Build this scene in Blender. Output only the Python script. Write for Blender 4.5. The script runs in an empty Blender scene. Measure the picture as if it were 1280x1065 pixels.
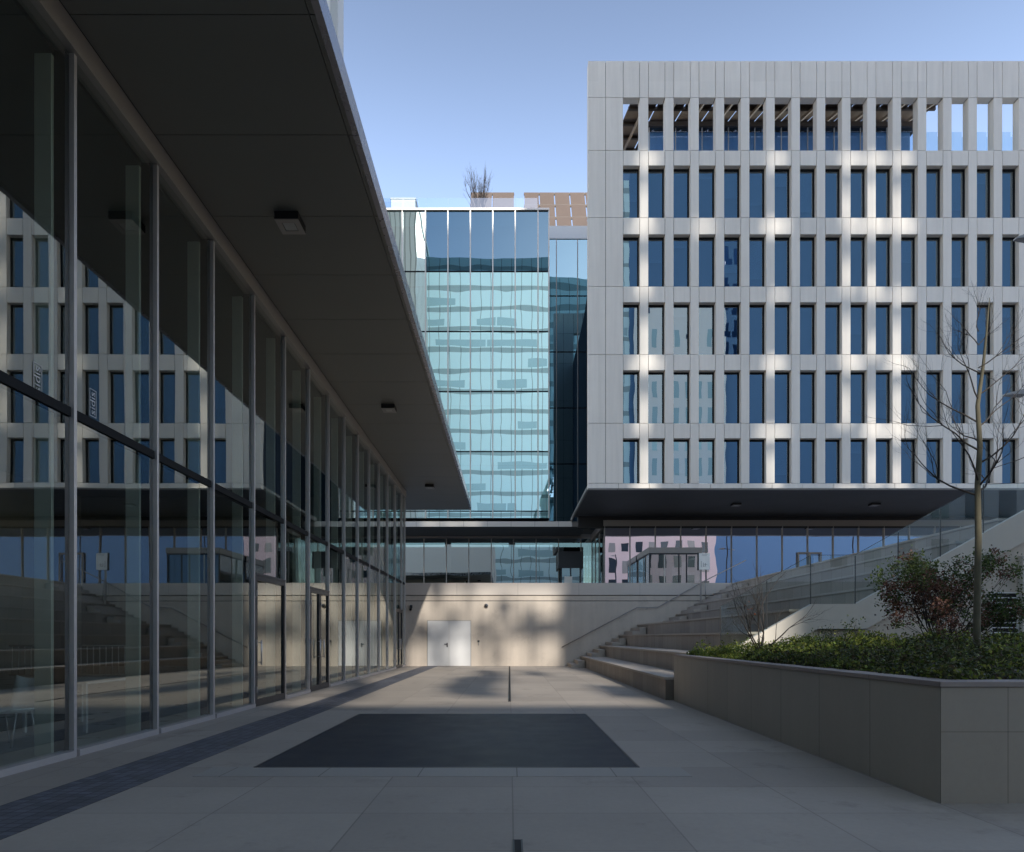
import bpy, math, random
from mathutils import Vector
rnd = random.Random(7)
S = bpy.context.scene
COL = S.collection
F = 800.0; CH = 1.4            # focal length in photo pixels, camera height in metres
def PX(px, Y): return (px - 637.0) * Y / F
def PZ(py, Y): return CH + (797.0 - py) * Y / F

# ------------------------------------------------------------------ object helpers
class MB:
    def __init__(s): s.v = []; s.f = []; s.m = []; s.mi = 0; s.sm = []
    def add(s, vs, fs, smooth=False):
        o = len(s.v); s.v += [tuple(v) for v in vs]
        for f in fs:
            s.f.append(tuple(i + o for i in f)); s.m.append(s.mi); s.sm.append(smooth)
        return s
    def box(s, x0, x1, y0, y1, z0, z1):
        if x0 > x1: x0, x1 = x1, x0
        if y0 > y1: y0, y1 = y1, y0
        if z0 > z1: z0, z1 = z1, z0
        return s.add([(x0,y0,z0),(x1,y0,z0),(x1,y1,z0),(x0,y1,z0),(x0,y0,z1),(x1,y0,z1),(x1,y1,z1),(x0,y1,z1)],
              [(0,3,2,1),(4,5,6,7),(0,1,5,4),(1,2,6,5),(2,3,7,6),(3,0,4,7)])
    def quad(s, a, b, c, d): return s.add([a,b,c,d], [(0,1,2,3)])
    def prism_xz(s, pts, y0, y1):      # polygon in XZ (counter-clockwise seen from -Y), extruded along Y
        n = len(pts)
        vs = [(x, y0, z) for x, z in pts] + [(x, y1, z) for x, z in pts]
        fs = [tuple(range(n)), tuple(range(2*n-1, n-1, -1))]
        fs += [(i, i+n, (i+1) % n + n, (i+1) % n) for i in range(n)]
        return s.add(vs, fs)
    def prism_xy(s, pts, z0, z1):
        n = len(pts)
        vs = [(x, y, z0) for x, y in pts] + [(x, y, z1) for x, y in pts]
        fs = [tuple(range(n-1, -1, -1)), tuple(range(n, 2*n))]
        fs += [(i, (i+1) % n, (i+1) % n + n, i+n) for i in range(n)]
        return s.add(vs, fs)
    def tube(s, pts, rads, n=8, cap=True):
        pts = [Vector(p) for p in pts]
        if not hasattr(rads, '__len__'): rads = [rads] * len(pts)
        o = []; up = Vector((0.13, 0.27, 1)).normalized()
        for i, p in enumerate(pts):
            d = (pts[min(i+1, len(pts)-1)] - pts[max(i-1, 0)])
            d = d.normalized() if d.length > 1e-9 else Vector((0,0,1))
            a = d.cross(up)
            if a.length < .05: a = d.cross(Vector((1, .1, 0)))
            a.normalize(); b = d.cross(a)
            for k in range(n):
                t = 2*math.pi*k/n
                o.append(p + (a*math.cos(t) + b*math.sin(t)) * rads[i])
        fs = []
        for i in range(len(pts)-1):
            for k in range(n):
                fs.append((i*n+k, i*n+(k+1) % n, (i+1)*n+(k+1) % n, (i+1)*n+k))
        if cap and n > 3:
            fs.append(tuple(range(n-1, -1, -1))); fs.append(tuple(range((len(pts)-1)*n, len(pts)*n)))
        return s.add(o, fs, True)
    def bar(s, a, b, w, h):            # rectangular bar from a to b
        a = Vector(a); b = Vector(b); d = (b-a).normalized()
        u = d.cross(Vector((0,0,1)))
        if u.length < .01: u = Vector((1,0,0))
        u.normalize(); v = u.cross(d)
        vs = []
        for p in (a, b):
            for (i, j) in ((-1,-1),(1,-1),(1,1),(-1,1)): vs.append(p + u*i*w/2 + v*j*h/2)
        return s.add(vs, [(0,1,2,3),(7,6,5,4),(0,4,5,1),(1,5,6,2),(2,6,7,3),(3,7,4,0)])
    def build(s, name, mat, parent=None, off=None, bevel=0):
        me = bpy.data.meshes.new(name)
        if off is not None: s.v = [(x-off[0], y-off[1], z-off[2]) for x, y, z in s.v]
        me.from_pydata(s.v, [], s.f)
        mats = mat if isinstance(mat, (list, tuple)) else [mat]
        for m in mats: me.materials.append(m)
        me.polygons.foreach_set('material_index', s.m)
        me.polygons.foreach_set('use_smooth', s.sm)
        me.update()
        o = bpy.data.objects.new(name, me); COL.objects.link(o)
        if off is not None: o.location = off
        if bevel:
            b = o.modifiers.new('bevel', 'BEVEL'); b.width = bevel; b.segments = 2; b.limit_method = 'ANGLE'
        if parent:
            if off is not None: o.location = Vector(off) - parent.location
            else: o.location = -parent.location
            o.parent = parent
        return o
def tag(o, label=None, cat=None, group=None, kind=None):
    if label: o['label'] = label
    if cat: o['category'] = cat
    if group: o['group'] = group
    if kind: o['kind'] = kind
    return o
def empty(name, loc, label=None, cat=None, group=None):
    o = bpy.data.objects.new(name, None); COL.objects.link(o); o.location = loc
    o.empty_display_size = .2
    return tag(o, label, cat, group)
def copy_tree(o, parent=None):
    c = o.copy(); COL.objects.link(c); c.parent = parent
    for ch in o.children: copy_tree(ch, c)
    return c

# ------------------------------------------------------------------ materials
def new_mat(name):
    m = bpy.data.materials.new(name); m.use_nodes = True
    nt = m.node_tree; nt.nodes.clear()
    out = nt.nodes.new('ShaderNodeOutputMaterial')
    return m, nt, out
def N(nt, t, **kw):
    n = nt.nodes.new(t)
    for k, v in kw.items():
        if k in n.inputs: n.inputs[k].default_value = v
        else: setattr(n, k, v)
    return n
def mathn(nt, op, a, b=None, clamp=False):
    n = nt.nodes.new('ShaderNodeMath'); n.operation = op; n.use_clamp = clamp
    for i, x in enumerate((a, b)):
        if x is None: continue
        if isinstance(x, (int, float)): n.inputs[i].default_value = x
        else: nt.links.new(x, n.inputs[i])
    return n.outputs[0]
def geo_xyz(nt):
    g = nt.nodes.new('ShaderNodeNewGeometry'); s = nt.nodes.new('ShaderNodeSeparateXYZ')
    nt.links.new(g.outputs['Position'], s.inputs[0]); return s.outputs, g.outputs['Position']
def groove(nt, coord, pitch, off, w):      # 1 inside a joint of width w every pitch
    a = mathn(nt, 'ADD', coord, -off + pitch*1000)
    b = mathn(nt, 'MODULO', a, pitch)
    return mathn(nt, 'LESS_THAN', b, w)
def stone(name, col, var=.12, scale=2.0, rough=.75, bump=.15, joints=(), jdark=.45, streak=0, spec=.35, panelvar=None, stains=0):
    """concrete / stone; joints = [(axis, pitch, offset, width)]"""
    m, nt, out = new_mat(name)
    p = N(nt, 'ShaderNodeBsdfPrincipled', Roughness=rough); p.inputs['Specular IOR Level'].default_value = spec
    xyz, pos = geo_xyz(nt)
    n1 = N(nt, 'ShaderNodeTexNoise', Scale=scale, Detail=6.0, Roughness=.6); nt.links.new(pos, n1.inputs['Vector'])
    n2 = N(nt, 'ShaderNodeTexNoise', Scale=scale*14, Detail=4.0, Roughness=.7); nt.links.new(pos, n2.inputs['Vector'])
    n3 = N(nt, 'ShaderNodeTexNoise', Scale=scale*.16, Detail=3.0); nt.links.new(pos, n3.inputs['Vector'])
    a = mathn(nt, 'MULTIPLY_ADD', n1.outputs[0], var*2); nt.nodes[-1].inputs[2].default_value = 1-var
    b = mathn(nt, 'MULTIPLY_ADD', n2.outputs[0], var*1.2); nt.nodes[-1].inputs[2].default_value = 1-var*.6
    c = mathn(nt, 'MULTIPLY_ADD', n3.outputs[0], var*2.4); nt.nodes[-1].inputs[2].default_value = 1-var*1.2
    v = mathn(nt, 'MULTIPLY', mathn(nt, 'MULTIPLY', a, b), c)
    if streak:
        mp = N(nt, 'ShaderNodeMapping'); mp.inputs['Scale'].default_value = (3, 3, .18); nt.links.new(pos, mp.inputs[0])
        n4 = N(nt, 'ShaderNodeTexNoise', Scale=1.5, Detail=5.0); nt.links.new(mp.outputs[0], n4.inputs['Vector'])
        d = mathn(nt, 'MULTIPLY_ADD', n4.outputs[0], streak*2); nt.nodes[-1].inputs[2].default_value = 1-streak
        v = mathn(nt, 'MULTIPLY', v, d)
    if stains:
        n5 = N(nt, 'ShaderNodeTexNoise', Scale=.9, Detail=7.0, Roughness=.75); nt.links.new(pos, n5.inputs['Vector'])
        cr = N(nt, 'ShaderNodeMapRange'); nt.links.new(n5.outputs[0], cr.inputs[0])
        cr.inputs[1].default_value = .56; cr.inputs[2].default_value = .72; cr.inputs[3].default_value = 1; cr.inputs[4].default_value = 1-stains
        v = mathn(nt, 'MULTIPLY', v, cr.outputs[0])
    if panelvar:
        (ax1, p1, o1), (ax2, p2, o2), amt = panelvar
        f1 = mathn(nt, 'FLOOR', mathn(nt, 'DIVIDE', mathn(nt, 'ADD', xyz[ax1], -o1), p1))
        f2 = mathn(nt, 'FLOOR', mathn(nt, 'DIVIDE', mathn(nt, 'ADD', xyz[ax2], -o2), p2))
        cb = N(nt, 'ShaderNodeCombineXYZ'); nt.links.new(f1, cb.inputs[0]); nt.links.new(f2, cb.inputs[1])
        wn = N(nt, 'ShaderNodeTexWhiteNoise', noise_dimensions='3D'); nt.links.new(cb.outputs[0], wn.inputs['Vector'])
        e = mathn(nt, 'MULTIPLY_ADD', wn.outputs[0], amt*2); nt.nodes[-1].inputs[2].default_value = 1-amt
        v = mathn(nt, 'MULTIPLY', v, e)
    hb = mathn(nt, 'MULTIPLY', n2.outputs[0], .4)
    for (ax, pitch, off, w) in joints:
        g = groove(nt, xyz[ax], pitch, off, w)
        v = mathn(nt, 'MULTIPLY', v, mathn(nt, 'SUBTRACT', 1.0, mathn(nt, 'MULTIPLY', g, 1-jdark)))
        hb = mathn(nt, 'SUBTRACT', hb, g)
    mx = N(nt, 'ShaderNodeVectorMath', operation='SCALE'); mx.inputs[0].default_value = col; nt.links.new(v, mx.inputs['Scale'])
    nt.links.new(mx.outputs[0], p.inputs['Base Color'])
    bp = N(nt, 'ShaderNodeBump', Strength=bump, Distance=.01); nt.links.new(hb, bp.inputs['Height'])
    nt.links.new(bp.outputs[0], p.inputs['Normal'])
    rr = mathn(nt, 'MULTIPLY_ADD', n1.outputs[0], .25); nt.nodes[-1].inputs[2].default_value = rough-.12
    nt.links.new(rr, p.inputs['Roughness'])
    nt.links.new(p.outputs[0], out.inputs[0]); return m
def plain(name, col, rough=.5, metal=0.0, var=.08, scale=6.0, spec=.5):
    m, nt, out = new_mat(name)
    p = N(nt, 'ShaderNodeBsdfPrincipled', Roughness=rough, Metallic=metal); p.inputs['Specular IOR Level'].default_value = spec
    g = N(nt, 'ShaderNodeNewGeometry')
    n1 = N(nt, 'ShaderNodeTexNoise', Scale=scale, Detail=4.0); nt.links.new(g.outputs['Position'], n1.inputs['Vector'])
    a = mathn(nt, 'MULTIPLY_ADD', n1.outputs[0], var*2); nt.nodes[-1].inputs[2].default_value = 1-var
    mx = N(nt, 'ShaderNodeVectorMath', operation='SCALE'); mx.inputs[0].default_value = col; nt.links.new(a, mx.inputs['Scale'])
    nt.links.new(mx.outputs[0], p.inputs['Base Color'])
    rr = mathn(nt, 'MULTIPLY_ADD', n1.outputs[0], .12); nt.nodes[-1].inputs[2].default_value = max(.03, rough-.06)
    nt.links.new(rr, p.inputs['Roughness'])
    nt.links.new(p.outputs[0], out.inputs[0]); return m
def glass(name, refl, base, trans, wob=.0, wscale=.35, rough=0.0, fres=1.0):
    m, nt, out = new_mat(name)
    xyz, pos = geo_xyz(nt)
    gl = N(nt, 'ShaderNodeBsdfGlossy', Roughness=rough); gl.inputs['Color'].default_value = (*refl, 1)
    tr = N(nt, 'ShaderNodeBsdfTransparent'); tr.inputs['Color'].default_value = (*trans, 1)
    g = N(nt, 'ShaderNodeNewGeometry'); dt = N(nt, 'ShaderNodeVectorMath', operation='DOT_PRODUCT')
    nt.links.new(g.outputs['Incoming'], dt.inputs[0]); nt.links.new(g.outputs['Normal'], dt.inputs[1])
    c1 = mathn(nt, 'SUBTRACT', 1.0, mathn(nt, 'ABSOLUTE', dt.outputs['Value']), clamp=True)
    sch = mathn(nt, 'MULTIPLY_ADD', mathn(nt, 'POWER', c1, 5.0), .94*fres); nt.nodes[-1].inputs[2].default_value = .05*fres + base
    f = mathn(nt, 'MULTIPLY', mathn(nt, 'MINIMUM', sch, 1.0), mathn(nt, 'SUBTRACT', 1.0, g.outputs['Backfacing']))
    if wob:
        mp = N(nt, 'ShaderNodeMapping'); mp.inputs['Scale'].default_value = (1, 1, 1.6); nt.links.new(pos, mp.inputs[0])
        n1 = N(nt, 'ShaderNodeTexNoise', Scale=wscale, Detail=1.0); nt.links.new(mp.outputs[0], n1.inputs['Vector'])
        bp = N(nt, 'ShaderNodeBump', Strength=1.0, Distance=wob); nt.links.new(n1.outputs[0], bp.inputs['Height'])
        nt.links.new(bp.outputs[0], gl.inputs['Normal'])
    mx = N(nt, 'ShaderNodeMixShader'); nt.links.new(f, mx.inputs[0])
    nt.links.new(tr.outputs[0], mx.inputs[1]); nt.links.new(gl.outputs[0], mx.inputs[2])
    nt.links.new(mx.outputs[0], out.inputs[0]); return m
def leafmat(name, cols, trans=.35):
    m, nt, out = new_mat(name)
    g = N(nt, 'ShaderNodeNewGeometry')
    cr = N(nt, 'ShaderNodeValToRGB'); nt.links.new(g.outputs['Random Per Island'], cr.inputs[0])
    el = cr.color_ramp.elements
    while len(el) < len(cols): el.new(.5)
    for i, c in enumerate(cols): el[i].position = i/(len(cols)-1); el[i].color = (*c, 1)
    n1 = N(nt, 'ShaderNodeTexNoise', Scale=3.0, Detail=2.0); nt.links.new(g.outputs['Position'], n1.inputs['Vector'])
    a = mathn(nt, 'MULTIPLY_ADD', n1.outputs[0], 1.6); nt.nodes[-1].inputs[2].default_value = .25
    mx = N(nt, 'ShaderNodeVectorMath', operation='SCALE'); nt.links.new(cr.outputs[0], mx.inputs[0]); nt.links.new(a, mx.inputs['Scale'])
    d = N(nt, 'ShaderNodeBsdfPrincipled', Roughness=.5); d.inputs['Specular IOR Level'].default_value = .3
    t = N(nt, 'ShaderNodeBsdfTranslucent')
    nt.links.new(mx.outputs[0], d.inputs['Base Color']); nt.links.new(mx.outputs[0], t.inputs[0])
    s = N(nt, 'ShaderNodeMixShader'); s.inputs[0].default_value = trans
    nt.links.new(d.outputs[0], s.inputs[1]); nt.links.new(t.outputs[0], s.inputs[2]); nt.links.new(s.outputs[0], out.inputs[0])
    return m

M = {}
M['ground'] = stone('plaza_stone', (.355,.308,.258), var=.17, scale=1.3, rough=.62, bump=.12, jdark=.68,
                    joints=[(0, 1.2, .02, .012), (1, .9, 6.90, .010)], panelvar=((0, 1.2, .02), (1, .9, 6.90), .10), stains=.34, spec=.45)
M['border'] = stone('border_stone', (.34,.31,.27), var=.10, scale=1.6, rough=.6, bump=.08, joints=[(0, 1.0, .07, .012)], jdark=.5, stains=.15, spec=.45)
M['upper_paving'] = stone('upper_paving', (.36,.34,.32), joints=[(0,1.2,0,.012),(1,.6,0,.012)])
M['cobble'] = stone('cobble', (.105,.108,.128), var=.35, scale=5, rough=.55, bump=.5, joints=[(1,.10,0,.014),(0,.118,-4.23,.014)], jdark=.35,
                    panelvar=((0,.118,-4.23),(1,.10,0),.28), spec=.5)
M['grate'] = stone('grate_metal', (.036,.043,.055), var=.35, scale=2.5, rough=.55, bump=.6, joints=[(1,.034,0,.014)], jdark=.25,
                   panelvar=((0,1.03,-2.73),(1,1.19,6.91),.12), spec=.4)
M['panel'] = stone('facade_concrete', (.77,.72,.65), var=.05, scale=.8, rough=.7, bump=.05, streak=.11, panelvar=((0, 1.532, 6.887), (2, 4.13, 26.86), .035))
M['panel_dark'] = plain('joint_shadow', (.10,.10,.10), .8)
M['beige'] = stone('beige_render', (.56,.49,.415), var=.09, scale=1.4, rough=.8, bump=.12, streak=.12, stains=.18)
M['beige_light'] = stone('coping_concrete', (.60,.54,.48), var=.05, scale=1.2, rough=.7, bump=.06, joints=[(0, 3.0, .4, .014)], jdark=.6)
M['white_wall'] = stone('white_stair_concrete', (.62,.57,.50), var=.06, scale=1.3, rough=.7, bump=.06, streak=.05)
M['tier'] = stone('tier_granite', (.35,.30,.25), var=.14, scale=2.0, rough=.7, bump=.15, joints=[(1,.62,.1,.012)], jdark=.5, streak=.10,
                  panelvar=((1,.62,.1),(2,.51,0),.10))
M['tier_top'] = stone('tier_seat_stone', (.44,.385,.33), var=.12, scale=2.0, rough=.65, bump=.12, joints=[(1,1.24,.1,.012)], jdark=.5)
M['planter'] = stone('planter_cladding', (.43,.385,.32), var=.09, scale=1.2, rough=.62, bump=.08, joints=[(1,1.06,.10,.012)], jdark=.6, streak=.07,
                     panelvar=((1,1.06,.10),(2,5,0),.05), spec=.4)  # side colour lifted above the front's, painting back light blocked by the canopy
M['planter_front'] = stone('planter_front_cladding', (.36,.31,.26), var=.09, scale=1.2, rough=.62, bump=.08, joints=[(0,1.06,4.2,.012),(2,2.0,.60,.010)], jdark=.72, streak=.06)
M['coping'] = stone('planter_coping', (.30,.25,.23), var=.08, scale=2, rough=.5, bump=.05, joints=[(1,1.06,.10,.010)], jdark=.6)
M['soil'] = stone('soil', (.03,.022,.016), var=.3, scale=6, rough=.95, bump=.8)
M['soffit'] = plain('soffit_panel', (.185,.182,.160), .42, 0.0, .10, .7, .4)
M['soffit2'] = plain('soffit_panel_grey', (.075,.072,.070), .5, 0.0, .10, .7, .4)
M['black'] = plain('black_recess', (.008,.008,.008), .7)
M['alu'] = plain('brushed_aluminium', (.56,.53,.52), .38, .55, .06)
M['alu_white'] = plain('pale_mullion', (.62,.60,.56), .35, .3, .05)
M['alu_grey'] = plain('grey_frame_metal', (.34,.32,.30), .45, .5, .06)
M['fascia'] = plain('fascia_metal', (.30,.30,.33), .28, .7, .05)
M['beam'] = plain('beige_beam', (.22,.205,.19), .5, .2)
M['slab_fascia'] = stone('slab_fascia', (.60,.57,.52), var=.05, scale=1, rough=.45, bump=.02, joints=[(0,1.85,.1,.03)], jdark=.5)
M['dark_metal'] = plain('dark_metal', (.045,.047,.052), .4, .4)
M['dframe'] = plain('dark_window_frame', (.012,.013,.015), .75, 0, .08, 6.0, .15)
M['door_white'] = plain('white_door_paint', (.62,.62,.62), .45, 0, .04, 3)
M['int_floor'] = stone('interior_floor', (.36,.36,.34), rough=.3, var=.08)
M['int_wall'] = plain('interior_wall', (.24,.24,.22), .8)
M['int_fin'] = plain('pale_interior_fin', (.68,.72,.64), .6)
M['int_ceiling'] = plain('interior_ceiling', (.14,.14,.13), .8)
M['blind_teal'] = stone('teal_blind', (.22,.46,.48), var=.10, scale=.6, rough=.8, bump=0, streak=.12)
M['spandrel_teal'] = plain('teal_spandrel', (.33,.58,.58), .3, 0, .05)
M['int_blue'] = plain('dark_blue_interior', (.010,.022,.045), .8)
M['blind_grey'] = plain('blind_cloth', (.30,.32,.34), .8)
M['int_dark'] = plain('dark_teal_interior', (.018,.030,.032), .8)
M['glass_court'] = glass('court_glass', (.80,.83,.80), .31, (.90,.94,.91), .0035, .28, fres=.9)
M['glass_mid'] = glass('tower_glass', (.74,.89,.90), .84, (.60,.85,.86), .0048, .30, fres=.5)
M['glass_mid_top'] = glass('tower_glass_upper', (.085,.155,.205), .8, (.35,.55,.65), .008, .25, fres=.5)  # darkened copy of the tower glass, dimmer sky reflection put into its tint
M['glass_pav'] = glass('pavilion_glass', (.5,.65,.8), .06, (.75,.85,.95), .004, .4, fres=.4)
M['glass_recess'] = glass('recess_glass', (.13,.24,.31), .7, (.3,.5,.5), .008, .25, fres=.5)
M['glass_office'] = glass('office_glass', (.66,.80,.90), .40, (.30,.45,.60), .003, .45, fres=.6)
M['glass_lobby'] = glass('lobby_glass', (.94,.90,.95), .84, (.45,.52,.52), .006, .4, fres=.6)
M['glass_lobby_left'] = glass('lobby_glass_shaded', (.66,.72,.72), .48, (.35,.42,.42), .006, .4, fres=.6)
M['glass_rail'] = glass('railing_glass', (.5,.82,.95), .10, (.95,.975,.97), 0, 1, fres=.7)
M['glass_roof_rail'] = glass('roof_railing_glass', (.8,.9,1), .12, (.84,.92,.97), 0, 1, fres=1)
M['bark'] = stone('bark', (.14,.125,.085), var=.35, scale=9, rough=.85, bump=.5)
M['bark_dark'] = stone('bark_dark', (.062,.052,.045), var=.3, scale=9, rough=.85, bump=.4)
M['hedge'] = leafmat('hedge_leaves', [(.06,.085,.018),(.13,.18,.03),(.22,.27,.045),(.33,.31,.06)], .3)
M['hedge2'] = leafmat('hedge_leaves_dark', [(.035,.045,.018),(.060,.080,.025),(.10,.10,.035),(.08,.05,.03)], .3)
M['bush_green'] = leafmat('bush_leaves_green', [(.035,.06,.02),(.07,.10,.03),(.13,.17,.04)], .3)
M['bush_red'] = leafmat('bush_leaves_red', [(.07,.028,.022),(.13,.05,.035),(.26,.13,.08),(.09,.06,.035)], .3)
M['orange_leaf'] = leafmat('orange_leaves', [(.55,.14,.03),(.35,.10,.03)], .4)
M['panel_pergola'] = stone('pergola_underside', (.165,.125,.10), var=.12, scale=1.0, rough=.7, bump=.02)
M['pergola_beam'] = plain('pergola_beam_paint', (.085,.065,.052), .5)
M['rafter'] = plain('rafter_paint', (.20,.16,.13), .5)
M['white_paint'] = plain('white_paint', (.78,.78,.77), .5, 0, .03)
M['pav_core'] = plain('pavilion_core_blue', (.40,.62,.85), .8)  # core behind the panes, brightened in colour because little light reaches it
M['pink'] = plain('pink_render', (.92,.70,.66), .8, 0, .04)
M['white_tower'] = stone('white_lamella', (.86,.85,.80), var=.03, scale=.3, rough=.6, bump=0, joints=[(1,1.8,0,.5),(0,.9,0,.2)], jdark=.5)
M['white_block'] = plain('white_block_render', (.92,.91,.87), .7, 0, .03)
M['teal_tower'] = stone('teal_tower_cladding', (.74,.95,.97), var=.05, scale=.2, rough=.5, bump=0, joints=[(2,4.2,1.0,.9),(0,2.1,.3,.16)], jdark=.5)
M['teal_panel'] = plain('teal_panel', (.60,.84,.84), .5, 0, .05, .3)
M['blue_blocker'] = plain('blue_blocker_paint', (.11,.23,.40), .6, 0, .05, .2)  # colour stands for blue sky mirrored in the office windows
M['strip_teal'] = plain('teal_window_strip', (.42,.60,.63), .3)
M['win_dark'] = plain('window_dark', (.03,.045,.06), .15)
M['sticker'] = plain('sticker_print', (.42,.42,.42), .6)
M['chair_shell'] = plain('pale_chair_shell', (.75,.80,.82), .5)
M['lamp_lens'] = plain('lamp_lens', (.42,.42,.40), .3)
M['sign_white'] = plain('sign_face', (.93,.92,.86), .5, 0, .02)
M['hill'] = plain('distant_ground', (.10,.10,.09), .9)

# ------------------------------------------------------------------ sun geometry (used for the openings in the tower behind)
SUN_EL = math.atan(.55); SUN_AZ = math.radians(-12)   # light travels towards +Y, drifting towards -X
TY = -30.0
def occ(x, y, z): return x - (y-TY)*math.tan(SUN_AZ), z + (y-TY)/math.cos(SUN_AZ)*.55

# ================================================================== GROUND
g = MB(); g.box(-300, 300, -300, 31.5, -.5, 0).build('plaza_ground', M['ground']); tag(COL.objects['plaza_ground'], kind='structure')
o = MB().box(-300, 300, 31.9, 500, -.5, 4.07).build('upper_ground', M['upper_paving']); tag(o, kind='structure')
o = MB().box(11.9, 120, 14.6, 31.9, -.4, 4.074).build('upper_terrace_ground', M['upper_paving']); tag(o, kind='structure')
o = MB().box(-4.23, -3.52, -6, 31.4, -.1, .004).build('cobble_strip', M['cobble']); tag(o, kind='structure')
bz = .004
o = MB().box(-3.19, 1.84, 6.44, 6.90, -.1, bz).build('paving_border', M['border']); tag(o, kind='structure')

# floor grate
gr = empty('floor_grate', (-.68, 9.3, 0), 'large dark ribbed entrance grate set flush in the court paving', 'floor grate')
MB().box(-2.73, 1.375, 6.91, 11.67, -.05, .006).build('grate_panel', M['grate'], gr)
fb = MB(); fb.box(-2.755,-2.73,6.885,11.695,-.05,.009); fb.box(1.375,1.40,6.885,11.695,-.05,.009); fb.box(-2.73,1.375,6.885,6.91,-.05,.009); fb.box(-2.73,1.375,11.67,11.695,-.05,.009)
fb.build('grate_frame', M['dark_metal'], gr)
# slot drains
def slot(y0, y1, x, label):
    d = empty('slot_drain', (x, y0, 0), label, 'drain')
    MB().box(x-.022, x+.022, y0, y1, -.05, .006).build('slot', M['black'], d)
    e = MB(); e.box(x-.034,x-.022,y0,y1,-.05,.008); e.box(x+.022,x+.034,y0,y1,-.05,.008); e.build('edge_strip', M['dark_metal'], d)
slot(14.0, 31.2, .0, 'long thin slot drain running to the far wall in the lit paving')
slot(3.2, 4.42, .055, 'short black slot drain at the near end of the court')

# ================================================================== LEFT GLASS BUILDING
GX = -5.16; P = 1.77; Y0 = 7.546
lb = empty('glass_pavilion', (GX, 12, 0), 'long glass fronted building with deep dark cantilevered canopy along the court', 'building')
ys = [Y0 + P*k for k in range(-5, 14)] + [31.45]
zt = 8.27; ztr = 4.05
doors = {3: 1, 5: 2, 12: 2}
fr = MB()
for k, y in enumerate(ys):
    m = MB(); m.box(GX-.02, GX+.042, y-.025, y+.025, .0, zt); m.build('mullion', M['alu'], lb)
    i = k-5
    if k % 1 == 0:
        MB().box(GX-.37, GX-.175, y-.10, y+.10, .02, 8.2).build('interior_fin', M['int_fin'], lb)
    MB().box(GX-.17, GX-.045, y-.06, y+.02, .05, zt).build('gasket', M['dframe'], lb)
for k in range(len(ys)-1):
    a, b = ys[k]+.033, ys[k+1]-.033; i = k-5
    MB().box(GX-.04, GX-.012, a, b, ztr+.06, zt).build('glass_pane', M['glass_court'], lb)
    MB().box(GX-.12, GX+.012, a, b, ztr-.055, ztr+.055).build('transom', M['dframe'], lb)
    if i in doors:
        MB().box(GX-.04, GX-.012, a, b, 2.72, ztr-.06).build('glass_pane', M['glass_court'], lb)
        n = doors[i]; w = (b-a)/n
        for q in range(n):
            c, d = a+q*w+.005, a+(q+1)*w-.005
            dm = MB(); t = .085
            dm.box(GX-.03, GX+.05, c, c+t, .01, 2.66); dm.box(GX-.03, GX+.05, d-t, d, .01, 2.66)
            dm.box(GX-.03, GX+.05, c+t, d-t, 2.57, 2.66); dm.box(GX-.03, GX+.05, c+t, d-t, .01, .14)
            D = dm.build('door', M['dark_metal'], lb, off=(GX, c, 0))
            hy = d-.16 if q == 0 and n == 2 else c+.16
            h = MB(); h.tube([(GX+.10, hy, .85), (GX+.10, hy, 1.35)], .014, 8)
            h.tube([(GX+.04, hy, .9), (GX+.10, hy, .9)], .010, 6); h.tube([(GX+.04, hy, 1.3), (GX+.10, hy, 1.3)], .010, 6)
            hh = h.build('handle', M['alu'], None); hh.parent = D; hh.location = -Vector((GX, c, 0))
            gp = MB().box(GX-.012, GX+.014, c+t, d-t, .14, 2.57).build('pane', M['glass_court'], None); gp.parent = D; gp.location = -Vector((GX, c, 0))
            for hz in (.35, 1.3, 2.3):
                hg = MB().box(GX+.052, GX+.075, c+.0, c+.03, hz-.06, hz+.06).build('hinge', M['alu_grey'], None); hg.parent = D; hg.location = -Vector((GX, c, 0))
        MB().box(GX-.05, GX+.055, a, b, 2.665, 2.715).build('door_head', M['dark_metal'], lb)
    else:
        MB().box(GX-.04, GX-.012, a, b, .08, ztr-.06).build('glass_pane', M['glass_court'], lb)
        MB().box(GX-.10, GX+.075, a-.001, b+.001, .0, .075).build('sill', M['alu'], lb)
MB().box(GX-.15, GX+.08, ys[0]-.1, 31.48, 8.275, 8.585).build('head_rail', M['alu_grey'], lb)
MB().box(GX-.20, GX+.03, ys[0]-.1, 31.40, 8.585, 8.64).build('shadow_gap', M['black'], lb)
# corner post and return wall beyond
MB().box(-21.3, GX-.11, 31.40, 31.46, 0, 8.6).build('end_wall', M['int_wall'], lb)
# interior
it = MB(); it.box(-21, GX-.21, ys[0]-.1, 31.38, -.05, .015); it.build('interior_floor', M['int_floor'], lb)
MB().box(-21.3, -21, ys[0]-.1, 31.38, 0, 8.3).build('back_wall', M['int_wall'], lb)
MB().box(-21, GX-.21, ys[0]-.1, 31.38, 8.29, 8.5).build('interior_ceiling', M['int_ceiling'], lb)
MB().box(-21, GX-.2, ys[0]-.4, ys[0]-.12, 0, 8.6).build('side_wall', M['int_wall'], lb)
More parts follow.
